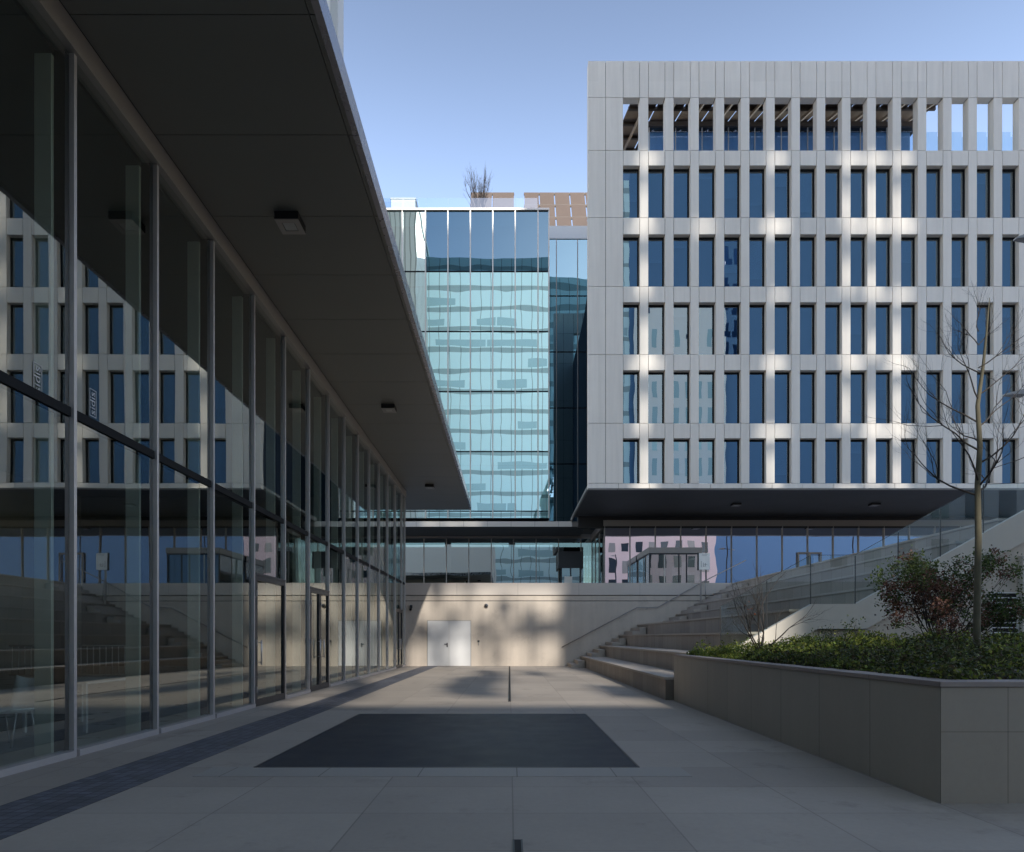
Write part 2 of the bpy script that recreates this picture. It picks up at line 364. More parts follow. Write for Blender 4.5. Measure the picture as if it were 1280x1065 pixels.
# canopy
EX = -2.205
cp = MB()
step = P
yy = 9.16 - step*6
k = 0
while yy < 36.0:
    y1 = min(yy+step, 36.0)
    cp.box(GX+.08, EX-.115, yy+.012, y1, 8.60, 8.70)
    cp.box(EX-.105, EX, yy+.012, y1, 8.60, 8.70)
    yy += step
cp.build('soffit', M['soffit'], lb)
MB().box(-21.3, EX-.02, -2, 35.98, 8.715, 8.86).build('canopy_core', M['black'], lb)
fa = MB()
yy = 9.16-step*6
while yy < 36: fa.box(EX-.04, EX+.05, yy+.008, min(yy+step*2, 36.0), 8.59, 8.90); yy += step*2
fa.box(-21.3, EX+.05, 35.99, 36.06, 8.59, 8.90)
fa.build('fascia', M['fascia'], lb)
MB().box(-21.3, EX-.05, 31.5, 35.98, 8.602, 8.70).build('soffit', M['soffit'], lb)
# recessed upper volume over the canopy
MB().box(-21, -2.45, -6, 9.03, 8.91, 17.0).build('upper_volume', M['white_block'], lb)
MB().box(-2.45, -2.35, 8.75, 9.06, 8.91, 17.1).build('corner_trim', M['white_paint'], lb)
# printed stickers on the glass
def sticker(yc, zc, s):
    cu = bpy.data.curves.new('sticker_text', 'FONT'); cu.body = 'sidis'; cu.size = s; cu.align_x = 'CENTER'; cu.align_y = 'CENTER'
    to = bpy.data.objects.new('tmp_text', cu); COL.objects.link(to)
    bpy.context.view_layer.update()
    me = bpy.data.meshes.new_from_object(to.evaluated_get(bpy.context.evaluated_depsgraph_get()))
    bpy.data.objects.remove(to)
    me.materials.clear(); me.materials.append(M['sticker'])
    b = [(v.co.x, v.co.y) for v in me.vertices]
    for v in me.vertices:      # written upwards on the pane, facing the court
        x, y = v.co.x, v.co.y
        v.co = (GX-.008, yc - y*.8, zc + x)
    so = bpy.data.objects.new('window_sticker', me); COL.objects.link(so); so.parent = lb; so.location = -lb.location
    w = max(x for x, y in b)-min(x for x, y in b)+.06; h = s*.75
    f = MB(); t = .008
    x0 = GX-.009; x1 = GX-.006
    f.box(x0,x1, yc-h/2, yc-h/2+t, zc-w/2, zc+w/2); f.box(x0,x1, yc+h/2-t, yc+h/2, zc-w/2, zc+w/2)
    f.box(x0,x1, yc-h/2+t, yc+h/2-t, zc-w/2, zc-w/2+t); f.box(x0,x1, yc-h/2+t, yc+h/2-t, zc+w/2-t, zc+w/2)
    fo = f.build('sticker_outline', M['sticker'], None); fo.parent = so
for px, py in ((48,474), (92,488), (117,504)):
    Y = GX*F/(px-637.0); sticker(Y, PZ(py, Y), .17)

# soffit lamps
def soffit_lamp(x, y, z, s, label, group):
    r = empty('soffit_lamp', (x, y, z), label, 'ceiling light', group)
    h = s/2
    MB().box(x-h, x+h, y-h, y+h, z-.13, z).build('lamp_body', M['black'], r)
    a = MB(); t = .09*s/.4
    a.box(x-h,x+h,y-h,y-h+t,z-.145,z-.132); a.box(x-h,x+h,y+h-t,y+h,z-.145,z-.132)
    a.box(x-h,x-h+t,y-h+t,y+h-t,z-.145,z-.132); a.box(x+h-t,x+h,y-h+t,y+h-t,z-.145,z-.132)
    a.build('bezel', M['alu_grey'], r)
    MB().box(x-h+t+.012,x+h-t-.012,y-h+t+.012,y+h-t-.012,z-.141,z-.132).build('lens', M['lamp_lens'], r)
soffit_lamp(-3.77, 11.0, 8.6, .40, 'square black surface lamp on the left canopy, the nearest and largest of three', 'square lamps under the left canopy')
soffit_lamp(-3.75, 19.9, 8.6, .40, 'square black surface lamp halfway along the left canopy', 'square lamps under the left canopy')
soffit_lamp(-3.77, 30.2, 8.6, .40, 'square black surface lamp at the far end of the left canopy', 'square lamps under the left canopy')

# interior furniture seen through the glass
ch = empty('cafe_chair', (-6.25, 8.3, 0), 'pale shell chair behind the first glass bays at the left edge', 'chair')
sh = MB()
prof = [(0,.47),(.10,.45),(.30,.44),(.42,.46),(.47,.55),(.50,.70),(.53,.86)]
vs = []; fs = []
for i,(d,z) in enumerate(prof):
    for j in range(7):
        u = (j-3)/3; w = .25-.04*(i/6)**2
        vs.append((-6.45+d*.2+u*w*.9+0*d, 8.0+d+abs(u)**2*-.05*(1 if i>3 else .2), z+abs(u)**3*.05))
for i in range(6):
    for j in range(6): fs.append((i*7+j, i*7+j+1, (i+1)*7+j+1, (i+1)*7+j))
sh.add(vs, fs, True); so = sh.build('seat_shell', M['chair_shell'], ch)
sm = so.modifiers.new('solid', 'SOLIDIFY'); sm.thickness = .015
for lx, ly in ((-6.62,8.02),(-6.25,8.02),(-6.6,8.45),(-6.25,8.45)):
    MB().tube([(lx*.99-.06, 8.23+(ly-8.23)*.6, .45), (lx, ly, .0)], .012, 8).build('leg', M['alu'], ch)
tb = empty('cafe_table', (-6.5, 9.9, 0), 'slim white table inside the glass building between two fins', 'table')
MB().box(-7.1,-6.15,9.3,10.6,.72,.75).build('tabletop', M['door_white'], tb)
for lx, ly in ((-7.07,9.33),(-6.18,9.33),(-7.07,10.57),(-6.18,10.57)):
    MB().box(lx-.02,lx+.02,ly-.02,ly+.02,0,.72).build('leg', M['door_white'], tb)
rl = empty('interior_railing', (-15, 22, 0), 'pale upright bar railing deep inside the glass building', 'railing')
m = MB(); m.tube([(-17.2,22,1.12),(-12.9,22,1.12)], .03, 8); m.tube([(-17.2,22,.12),(-12.9,22,.12)], .025, 8); m.build('rail', M['alu_white'], rl)
for i in range(20): MB().tube([(-17.1+i*.215,22,.12),(-17.1+i*.215,22,1.12)], .018, 6).build('bar', M['alu_white'], rl)

# ================================================================== FAR WALL
FY = 31.5
wl = empty('retaining_wall', (0, FY, 0), 'beige rendered retaining wall closing the far end of the court', 'wall')
w = MB()
w.box(GX-1, 13, FY, FY+.42, 0, 3.19); w.build('wall_face', M['beige'], wl)
MB().box(GX-1, 13, FY+.03, FY+.42, 3.19, 3.225).build('groove', M['panel_dark'], wl)
MB().box(GX-1, 13, FY, FY+.42, 3.225, 3.46).build('upper_band', M['beige'], wl)
MB().box(GX-1, 13, FY+.04, FY+.42, 3.46, 3.50).build('groove', M['panel_dark'], wl)
MB().box(GX-1, 13, FY-.03, FY+.42, 3.50, 4.09).build('coping', M['beige_light'], wl)
dr = empty('service_door', (-2.97, FY, 0), 'pair of plain white steel doors in the far beige wall', 'door')
x0, x1 = -4.06, -1.89
for a, b in ((x0+.03, -2.985), (-2.975, x1-.03)):
    MB().box(a, b, FY-.045, FY-.004, .01, 2.22).build('door_leaf', M['door_white'], dr, bevel=.004)
f = MB(); f.box(x0,x0+.026,FY-.03,FY-.002,.0,2.25); f.box(x1-.026,x1,FY-.03,FY-.002,.0,2.25); f.box(x0+.026,x1-.026,FY-.03,FY-.002,2.225,2.25)
f.build('door_frame', M['alu_grey'], dr)
h = MB(); h.tube([(-3.07,FY-.05,1.08),(-3.07,FY-.10,1.08)], .02, 8); h.tube([(-3.07,FY-.10,1.08),(-3.21,FY-.10,1.08)], .016, 8); h.box(-3.10,-3.04,FY-.052,FY-.046,.93,1.14)
h.build('handle', M['dark_metal'], dr)
ic = empty('door_intercom', (-1.52, FY, 1.1), 'small dark call box on the far wall right of the white doors', 'intercom')
MB().box(-1.58,-1.48,FY-.035,FY-.002,1.17,1.27).build('box', M['dark_metal'], ic)
MB().box(-1.555,-1.505,FY-.03,FY-.002,1.02,1.165).build('cable_cover', M['alu_grey'], ic)
wlp = empty('round_wall_lamp', (-1.15, FY, 2.97), 'small round wall lamp high on the far wall right of the doors', 'wall lamp')
MB().tube([(-1.15,FY-.003,2.97),(-1.15,FY-.08,2.97)], .10, 20).build('bezel', M['alu_grey'], wlp)
MB().tube([(-1.15,FY-.082,2.97),(-1.15,FY-.10,2.97)], .07, 20).build('lens', M['dark_metal'], wlp)
cam_ = empty('wall_camera', (-4.85, FY, 2.85), 'black security camera on the far wall at the glass corner', 'camera')
MB().box(-4.90,-4.78,FY-.05,FY-.002,2.86,3.0).build('bracket', M['dark_metal'], cam_)
c = MB(); c.tube([(-4.84,FY-.06,2.86),(-4.84,FY-.14,2.80),(-4.84,FY-.30,2.76)], [.03,.055,.055], 12); c.build('body', M['dframe'], cam_)
# handrail on the far wall
hr = empty('wall_handrail', (5, FY, 1), 'thin dark metal handrail climbing the far wall beside the steps', 'handrail')
pts = [(2.56,.93),(6.25,2.88),(7.25,2.88),(9.6,4.2),(11.6,5.2)]
MB().tube([(x, FY-.09, z) for x, z in pts], .024, 8).build('rail', M['alu_grey'], hr)
for x, z in ((2.9,1.11),(4.2,1.80),(5.4,2.43),(6.75,2.88)):
    MB().tube([(x,FY-.002,z-.08),(x,FY-.09,z-.08),(x,FY-.09,z-.01)], .010, 6).build('bracket', M['alu_grey'], hr)
MB().tube([(9.6,FY-.09,4.2),(9.6,FY-.2,3.2)], .018, 6).build('post', M['alu_grey'], hr)

# ================================================================== AMPHITHEATRE
am = empty('amphitheatre', (6, 20, 0), 'stone amphitheatre of long stepped seats with stairs along the far wall', 'amphitheatre')
tiers = [3.47, 4.40, 5.34, 6.27, 8.15, 9.06, 10.0, 10.95]
NE = 14.36
for k, x in enumerate(tiers):
    xe = tiers[k+1]+.3 if k < 7 else 11.9
    z1 = .51*(k+1); z0 = 0 if k == 0 else .51*k-.02
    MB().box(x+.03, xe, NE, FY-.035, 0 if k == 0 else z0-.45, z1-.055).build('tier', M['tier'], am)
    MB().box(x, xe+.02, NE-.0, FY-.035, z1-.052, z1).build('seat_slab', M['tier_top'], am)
    # stair lane by the far wall: two intermediate steps in front of every seat
    base = .51*k
    for q in (1, 2):
        sx = x - .315*(3-q)
        MB().box(sx, sx+.313 if q == 1 else x-.002, FY-2.15, FY-.037, base+.001, base+.17*q-.001).build('stair_step', M['tier_top'], am, bevel=.008)
# second, central stair lane blocks (paired half steps) nearer the camera
# ================================================================== STAIR PARAPET on the right
SY = 14.18
def sp(px, py): return (PX(px, SY), PZ(py, SY))
sw = empty('stair_parapet', (8, SY, 0), 'white concrete stair parapet with level landing climbing to the right above the planting', 'wall')
top = [sp(868,838), sp(1015,755), sp(1070,755), sp(1330,611)]
bot = [sp(1330,650), sp(1083,786), sp(1022,786), sp(920,843)]
MB().prism_xz(list(reversed(top + bot)), SY-.0, SY+.14).build('parapet', M['white_wall'], sw)
bb = [sp(920,843), sp(1022,786), sp(1083,786), sp(1330,650)]
MB().prism_xz([(bb[0][0], 0), (bb[3][0], 0)] + list(reversed(bb)), SY+.05, SY+.14).build('lower_wall', M['beige'], sw)
ldg = MB(); a = sp(1022,786); b = sp(1083,786)
ldg.box(a[0], b[0], SY-.05, SY-.004, a[1]-.014, a[1]+.0); ldg.build('drip_edge', M['dark_metal'], sw)
MB().box(PX(1274,SY), PX(1330,SY), SY-.10, SY+.04, 0, 3.2).build('pier', M['white_wall'], sw)
vg = empty('vent_louvre', (PX(1257,SY), SY, 1.85), 'white louvred ventilation grille in the stair wall behind the bush', 'vent')
vx0, vx1, vz0, vz1 = PX(1239,SY), PX(1273,SY)-.0, PZ(797,SY), PZ(741,SY)
MB().box(vx0+.02, vx1-.02, SY+.02, SY+.045, vz0, vz1).build('duct', M['black'], vg)
f = MB(); f.box(vx0,vx0+.03,SY-.01,SY+.048,vz0,vz1); f.box(vx1-.03,vx1,SY-.01,SY+.048,vz0,vz1); f.build('frame', M['white_paint'], vg)
n = 9
for i in range(n+1):
    z = vz0+(vz1-vz0)*i/n
    MB().bar((vx0+.03, SY+.005, z), (vx1-.03, SY+.005, z), .045, .022).build('blade', M['white_paint'], vg)
# glass balustrade above the parapet
bl = empty('glass_balustrade', (8, SY, 2), 'blue tinted glass balustrade on the white stair parapet', 'balustrade')
def tz(px):
    if px < 1015: return 755+(1015-px)*.5646
    if px < 1070: return 755
    return 755-(px-1070)*.5538
edges = [902, 960, 1015, 1071, 1125, 1178, 1232, 1290]
for i in range(len(edges)-1):
    a, b = edges[i]+.02, edges[i+1]-.02
    ps = [sp(a, tz(a)), sp(b, tz(b)), sp(b, tz(b)-61 if b < 1232 else 603), sp(a, tz(a)-61 if a < 1228 else 603)]
    if i == 6: ps = [sp(a, tz(a)), sp(b, tz(b)), sp(b, 603), sp(a, 605)]
    MB().prism_xz(ps, SY+.062, SY+.078).build('glass_panel', M['glass_rail'], bl)
    e = MB(); e.bar((ps[3][0],SY+.07,ps[3][1]+.008),(ps[2][0],SY+.07,ps[2][1]+.008), .016, .008); e.build('top_edge', M['dark_metal'], bl)
for e in edges[:-1]:
    MB().box(sp(e,0)[0]-.006, sp(e,0)[0]+.006, SY+.055, SY+.085, sp(e,tz(e))[1]-.02, sp(e, tz(e)-60)[1]).build('clamp_post', M['dark_metal'], bl)

# ================================================================== PLANTER
pl = empty('planter', (6, 8, 0), 'large raised grey stone planter with sharp corner on the right of the court', 'planter')
PXX = 3.64; PY0 = 5.40; PY1 = 14.0; PT = 1.03
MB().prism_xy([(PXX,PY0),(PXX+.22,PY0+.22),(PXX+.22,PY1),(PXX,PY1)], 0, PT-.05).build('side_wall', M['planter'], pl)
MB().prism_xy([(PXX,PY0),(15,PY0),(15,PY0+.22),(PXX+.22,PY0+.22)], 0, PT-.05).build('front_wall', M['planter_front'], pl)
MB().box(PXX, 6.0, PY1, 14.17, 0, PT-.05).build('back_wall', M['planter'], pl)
c = MB(); c.box(PXX-.012, PXX+.26, PY0+.26, PY1+.12, PT-.048, PT); c.box(PXX-.012, 15, PY0-.012, PY0+.26, PT-.048, PT); c.build('coping', M['coping'], pl, bevel=.006)
MB().box(PXX+.22, 15, PY0+.22, 13.98, .5, PT-.08).build('soil', M['soil'], pl)

# vegetation helpers
def leaf(mb, p, s, n=None, asp=.55):
    if n is None:
        n = Vector((rnd.gauss(0,1), rnd.gauss(0,1), rnd.gauss(.5,1)))
    n = n.normalized(); a = n.cross(Vector((rnd.gauss(0,1), rnd.gauss(0,1), rnd.gauss(0,1)))).normalized(); b = n.cross(a)
    p = Vector(p)
    mb.add([p-a*s*.5, p+b*s*asp*.5+n*s*.05, p+a*s*.5, p-b*s*asp*.5+n*s*.05], [(0,1,2,3)])
def lump(x, y):
    return (math.sin(x*2.1+y*1.3)+math.sin(x*4.7-y*3.1+1)+math.sin(x*9.1+y*7.3))/3
hg = MB()
for i in range(72000):
    y = rnd.uniform(PY0+.22, 14.0); x = PXX+.22+rnd.random()**1.6*8.6
    if x/y > .86: continue
    e = min(1, (x-PXX-.2)/.22, (y-PY0-.2)/.22)
    h = (.17+.15*lump(x,y)+.07*lump(x*3.1,y*2.7)+.24*min(1, max(0,(x-4.4)/1.6)))*(.45+.55*max(0,e))
    if lump(x*1.7+5, y*1.9) < -.62: h *= .35
    z = PT-.06+h*(1-rnd.random()**1.8*.9)
    green = lump(x*.6+3, y*.5) + (.9 if y > 9.6 and x < 7.0 else -.45)  # paler leaf mix at far left paints in the light falling there
    hg.mi = 0 if rnd.random() < .5+.45*green else 1
    leaf(hg, (x, y, z), rnd.uniform(.028,.066))
o = hg.build('low_hedge_planting', [M['hedge'], M['hedge2']]); tag(o, 'low dense green ground cover filling the raised planter', 'hedge', kind='stuff')

def branch(mb, p, d, L, r, depth, tips, seg=4, spread=.5, up=.12, kids=(2,3), shrink=.68, n=6, wig=.13):
    p = Vector(p); d = Vector(d).normalized(); pts = [p.copy()]; rs = [r]
    for i in range(seg):
        d = (d + Vector((rnd.gauss(0,wig), rnd.gauss(0,wig), rnd.gauss(0,wig)+up))).normalized()
        p = p + d*L/seg; pts.append(p.copy()); rs.append(r*(1-.45*(i+1)/seg))
    if depth == 0: rs[-1] = r*.25
    mb.tube(pts, rs, max(3, n), cap=False)
    if depth == 0: tips.append((p.copy(), d.copy())); return
    for k in range(rnd.randint(*kids)):
        t = rnd.uniform(.35, 1.0); q = min(seg, max(1, int(t*seg+.5)))
        ax = Vector((rnd.gauss(0,1), rnd.gauss(0,1), rnd.gauss(0,1)))
        nd = (d + d.cross(ax).normalized()*spread*rnd.uniform(.6,1.3)).normalized()
        branch(mb, pts[q], nd, L*shrink*rnd.uniform(.75,1.15), rs[q]*.62, depth-1, tips, seg, spread, up, kids, shrink, n-1, wig)
    branch(mb, pts[-1], d, L*shrink, rs[-1]*.9, depth-1, tips, seg, spread, up, kids, shrink, n-1, wig)

WISP = MB()
# young tree on the right
TX, TYY = 5.85, 8.0
tr = empty('young_bare_tree', (TX, TYY, PT), 'young leafless tree with slim straight trunk in the right planter', 'tree')
trunk = [(TX-.0,TYY,.75),(TX-.01,TYY,1.6),(TX+.01,TYY,2.65),(TX+.0,TYY,3.3),(TX+.03,TYY,3.8),(TX+.0,TYY,4.3),(TX+.07,TYY,4.8),(TX+.11,TYY,5.2),(TX+.15,TYY,5.65)]
tk = MB(); tk.tube(trunk, [.045,.041,.037,.034,.030,.025,.018,.011,.004], 12); tk.build('trunk', M['bark'], tr)
cr = MB(); tips = []
# wispy stems standing out of the ground cover
for i in range(170):
    y = rnd.uniform(6.0, 13.5); x = rnd.uniform(4.0, 9.5)
    if x/y > .86: continue
    h = rnd.uniform(.18,.42); p0 = Vector((x, y, PT+.08)); dx, dy = rnd.gauss(0,.1), rnd.gauss(0,.1)
    for q in range(rnd.randint(7, 14)):
        t = rnd.random(); WISP.mi = 0 if rnd.random() < .6 else 1
        leaf(WISP, p0+Vector((dx*t+rnd.gauss(0,.025), dy*t+rnd.gauss(0,.025), h*t)), rnd.uniform(.03,.055))
o = WISP.build('tall_herb_stems', [M['hedge'], M['hedge2']]); tag(o, 'loose taller herbs poking out of the ground cover in the planter', 'herbs', kind='stuff')
bl_ = [(2.95,-1,.55,.95),(3.0,1,.5,1.0),(3.1,-.8,-.5,.8),(3.3,.9,-.3,.9),(3.45,-1,.1,1.0),(3.7,1,.3,.8),(3.75,-.9,.4,.95),(4.0,-.8,-.3,.7),(4.05,.8,.1,.75),(4.3,-.7,.3,.6),(4.35,.7,-.2,.6),(4.6,-.4,.2,.45),(4.6,.5,.1,.5),(3.05,.2,-1,.7),(3.55,.1,1,.7),(4.75,.2,.3,.5)]
for z, dx, dy, L in bl_:
    z = 1.4+(z-1.4)*8/7; branch(cr, (TX+.01, TYY, z), (dx, dy, .62), L*.72, .0100*(1.35-(z-3.2)*.35), 3, tips, 4, .55, .10, (2,3), .68, 6, .14)
cr.build('branches', M['bark_dark'], tr)
# small multi-stem bare tree
BX, BY = PX(950, 12.5), 12.5
t2 = empty('small_bare_tree', (BX, BY, PT), 'small leafless multi stem tree in front of the white stair wall', 'tree')
b2 = MB(); tips = []
b2.tube([(BX,BY,.9),(BX+.01,BY,1.12)], [.04,.034], 8)
for dx, dy, L in ((-.75,.2,.62),(.8,-.1,.62),(.1,.3,.75),(-.3,-.5,.7),(.45,.4,.6),(-.1,-.2,.8)):
    branch(b2, (BX+dx*.02,BY,1.08), (dx,dy,1.15), L*1.15, .018, 3, tips, 4, .5, .04, (2,3), .62, 6, .12)
b2.build('branches', M['bark_dark'], t2)
ol = MB()
for p, d in tips[:9]: leaf(ol, p, .05)
ol.build('last_leaves', M['orange_leaf'], t2)
# red green bush
def bush(name, cx, cy, z0, rx, ry, rz, nleaf, mats, redf, label, ls=(.04,.075), nst=14):
    r = empty(name, (cx, cy, z0), label, 'shrub')
    st = MB(); tips = []
    for i in range(nst):
        a = rnd.uniform(0, 2*math.pi); 
        branch(st, (cx+rnd.gauss(0,.07), cy+rnd.gauss(0,.07), z0), (math.cos(a)*rx*.7, math.sin(a)*ry*.7, rz*rnd.uniform(.5,1.3)), rz*.62, .012, 2, tips, 3, .55, .02, (2,3), .6, 5, .14)
    st.build('stem', M['bark_dark'], r)
    lf = MB(); rnd.shuffle(tips)
    cl = []
    for p, d in tips:
        cl.append(p)
        if rnd.random() < .6: cl.append(p - d*rnd.uniform(.05,.22))
    per = max(3, int(nleaf/len(cl)))
    for p in cl:
        q = ((p.x-cx)/rx)**2 + ((p.z-z0)/rz/1.25)**2
        if q > 1.7: continue
        cen = redf((p.x-cx)/rx, (p.z-z0)/rz)
        lf.mi = 1 if rnd.random() < cen else 0
        sp_ = rnd.uniform(.035,.085)
        for k in range(per):
            leaf(lf, p+Vector((rnd.gauss(0,sp_), rnd.gauss(0,sp_), rnd.gauss(0,sp_))), rnd.uniform(*ls))
    lf.build('foliage', mats, r)
bush('viburnum_bush', PX(1182, 10.5), 10.5, PT+.05, 1.2, .8, 1.45, 15000, [M['bush_green'], M['bush_red']],
     lambda u, v: .80 if v < .85 and u < .3 else .18, 'large loose bush of mixed dark green and rusty red leaves', (.032,.06), 22)
bush('young_sapling', PX(1060, 9.8), 9.8, PT, .28, .25, .55, 260, [M['bush_green'], M['bush_green']], lambda u, v: 0, 'thin wispy green sapling in front of the stair landing', (.03,.05), 4)
bush('flowering_sprig', PX(1030, 12), 12, PT, .22, .2, .5, 150, [M['bush_green'], M['bush_green']], lambda u, v: 0, 'small sparse sprig between the bare tree and the bush', (.025,.045), 4)

# ================================================================== OFFICE BLOCK with concrete grid
OY = 38.8; s_ = F/OY
ob = empty('office_block', (20, OY, 10.5), 'pale concrete office block with a grid of tall narrow windows cantilevered over the plaza', 'building')
XL = PX(735,OY); XM = PX(757,OY); W0 = PX(779,OY); WP = 31.6/s_; WW = 20.6/s_; NC = 20
ZT = PZ(76,OY); Zb = PZ(610.5,OY)
gap = .014; TH = .5
rows = [(207,272),(293,358),(378,443),(463,529),(548,604)]
lines = [76, 122, 188, 272, 358, 443, 529, 604, 610.5]
rz = [PZ(v, OY) for v in lines]
fp = MB()
def pb(x0, x1, z0, z1): fp.box(x0+gap, x1-gap, OY, OY+TH, z0+gap, z1-gap)
for i in range(8):
    z1, z0 = rz[i], rz[i+1]
    if i == 7: continue
    pb(XL, XM, z0, z1); pb(XM, W0, z0, z1)
xe = XL
for i in range(0, 60):       # bottom band, longer pieces
    a = XL + i*1.86; b = min(a+1.86, W0+NC*WP)
    if a >= W0+NC*WP: break
    pb(a, b, rz[8], rz[7])
for c in range(NC):
    a = W0+c*WP; b = a+WW; d = a+WP
    pb(a, b, rz[1], rz[0]); pb(b, d, rz[1], rz[0])
    pb(b, d, rz[2], rz[1])            # loggia pier
    for r, (t, bo) in enumerate(rows):
        zt_ = PZ(t,OY); zb_ = PZ(bo,OY); ztop = rz[2+r]
        pb(b, d, zb_, ztop)                         # pier, full storey
        pb(a, b, zt_, ztop)                         # spandrel over the window
fp.build('facade_panels', M['panel'], ob)
# dark joints backing (thin frame behind the panel gaps)
jb = MB(); e_ = .03
for c in range(NC):
    a = W0+c*WP; b = a+WW; d = a+WP
    jb.box(b+e_, d-e_, OY+.08, OY+TH-.03, rz[7], rz[0]-.05)
    for r, (t, bo) in enumerate(rows): jb.box(a-e_-.001, b+e_+.001, OY+.08, OY+TH-.03, PZ(t,OY)+e_, rz[2+r]-e_)
    jb.box(a-e_-.001, b+e_+.001, OY+.08, OY+TH-.03, rz[1]+e_, rz[0]-.05)
jb.box(XL+.05, W0-e_, OY+.08, OY+TH-.03, rz[7], rz[0]-.05)
jb.box(XL+.05, W0+NC*WP, OY+.08, OY+TH-.03, rz[8]+.03, rz[7]-.001)
jb.build('panel_core', M['panel_dark'], ob)
# windows: frame part with pane child
def make_window(zt_, zb_, nm='window'):
    h = zt_-zb_; t = .045; m = MB()
    y0 = OY+.30; y1 = OY+.40
    m.box(0,t,y0,y1,0,h); m.box(WW-t*1.9,WW,y0,y1,0,h); m.box(t,WW-t*1.9,y0,y1,h-t*2.2,h); m.box(t,WW-t*1.9,y0,y1,0,t)
    fo = m.build(nm, M['dframe'], ob)
    p = MB().box(t, WW-t*1.9, y0+.04, y0+.055, t, h-t*2.2).build('pane', M['glass_office'], None); p.parent = fo
    return fo
protos = [make_window(PZ(t,OY), PZ(b,OY)) for t, b in rows]
for r, (t, b) in enumerate(rows):
    for c in range(19):
        o = protos[r] if c == 0 else copy_tree(protos[r], ob)
        o.location = Vector((W0+c*WP, 0, PZ(b,OY))) - ob.location
# roller blinds in some windows
br = random.Random(21)
wins = [o for o in ob.children if o.name.startswith('window')]
for o in wins:
    if br.random() < .38:
        h_ = max(v.co.z for v in o.data.vertices); d_ = br.uniform(.15,.8)*h_
        p = MB().box(.06, WW-.1, OY+.46, OY+.47, h_-d_, h_-.1).build('blind', M['blind_grey'], None); p.parent = o
# body behind
BXL = 6.80; BXR = W0+NC*WP
bd = MB(); bd.box(BXL, BXR, OY+.75, 54, Zb+.05, 30.75); bd.build('body', M['int_blue'], ob)
MB().box(BXL, BXR, OY+TH+.002, 54, 30.75, 30.86).build('roof_deck', M['beige_light'], ob)
# slab ends behind the glass so that floors read
MB().box(XL+.02, BXR, OY+TH+.001, 48.2, Zb+.02, Zb+.12).build('soffit', M['soffit2'], ob)
MB().box(XL+.02, XL+.10, OY+TH+.001, 50.0, Zb+.0, Zb+.30).build('soffit_edge', M['beam'], ob)
MB().box(XL+.4, BXR, 47.9, 48.3, 9.62, Zb+.02).build('soffit_drop', M['black'], ob)
# penthouse behind the loggia
PYY = 42.0
ph = empty('roof_pavilion', (18, PYY, 30.9), 'blue glazed pavilion on the roof terrace behind the top openings of the office block', 'pavilion')
pz1 = PZ(160, PYY); px0 = PX(811,PYY); px1 = PX(1141,PYY)
npn = 10
MB().box(px0, px1, PYY+.3, PYY+5, 30.87, pz1-.05).build('core', M['pav_core'], ph)
for i in range(npn):
    a = px0+(px1-px0)*i/npn; b = px0+(px1-px0)*(i+1)/npn
    MB().box(a+.05, b, PYY, PYY+.03, 30.9, pz1).build('glass_panel', M['glass_pav'], ph)
    MB().box(a, a+.048, PYY-.05, PYY+.06, 30.9, pz1).build('mullion', M['alu_white'], ph)
MB().box(px0-.3, px1+.3, PYY-.15, PYY+5.2, pz1+.01, pz1+.32).build('roof_edge', M['pergola_beam'], ph)
# terrace glass rail at the right end of the loggia
tg = empty('terrace_glass_rail', (28, 40, 30.9), 'clear glass rail seen through the last roof openings', 'railing')
for c in range(12, 19):
    a = W0+c*WP-.2
    MB().box(a, a+WP-.03, OY+.9, OY+.92, 30.87, PZ(165, OY+.9)).build('glass_panel', M['glass_roof_rail'], tg)

def pergola(x0, x1, ya, za, yb, zb, nx, ny, label, slot_w=.08, post_z=None, beams=None):
    """inclined lattice roof, from front edge (ya,za) to back edge (yb,zb)"""
    r = empty('solar_pergola', ((x0+x1)/2, ya, min(za, zb)), label, 'pergola', 'rooftop solar pergolas')
    def pt(x, t, dz=0): return (x, ya+(yb-ya)*t, za+(zb-za)*t+dz)
    for i in range(nx):
        a = x0+(x1-x0)*i/nx+slot_w/2; b = x0+(x1-x0)*(i+1)/nx-slot_w/2
        m = MB()
        for j in range(ny):
            t0 = j/ny+.006; t1 = (j+1)/ny-.006
            A, B, C, D = pt(a,t0), pt(b,t0), pt(b,t1), pt(a,t1)
            A2, B2, C2, D2 = [(p[0],p[1],p[2]+.06) for p in (A,B,C,D)]
            m.add([A,B,C,D,A2,B2,C2,D2], [(0,3,2,1),(4,5,6,7),(0,1,5,4),(1,2,6,5),(2,3,7,6),(3,0,4,7)])
        m.build('solar_panel', M['panel_pergola'], r)
    for j in range(ny+1):
        t = j/ny; MB().bar(pt(x0,t,-.12), pt(x1,t,-.12), .14, .20).build('cross_beam', M['pergola_beam'], r)
    for i in range(nx):
        x = x0+(x1-x0)*(i+.5)/nx
        MB().bar(pt(x,0,-.32), pt(x,1,-.32), .12, .18).build('rafter', M['rafter'], r)
        MB().box(x-.07,x+.07, yb-.07, yb+.07, (post_z if post_z is not None else za-3), zb-.4).build('post', M['pergola_beam'], r)
    return r
pergola(PX(786,42.5), PX(1150,44)+.2, 40.3, 35.9, 50, 39.6, 11, 4, 'solar panel pergola roofing the office block terrace', .10, 30.9)
pergola(PX(655,60), PX(655,60)+11.6, 58.0, PZ(287,58)+.0, 61, PZ(241,61), 8, 3, 'brown underside of the solar pergola beside the office block roofline', .10, 30)
pergola(PX(587,58), PX(643,58), 57.0, PZ(283,57), 59.5, PZ(241,59.5), 2, 2, 'small separate pergola above the glass tower roof behind the bare tree', .08, 30)

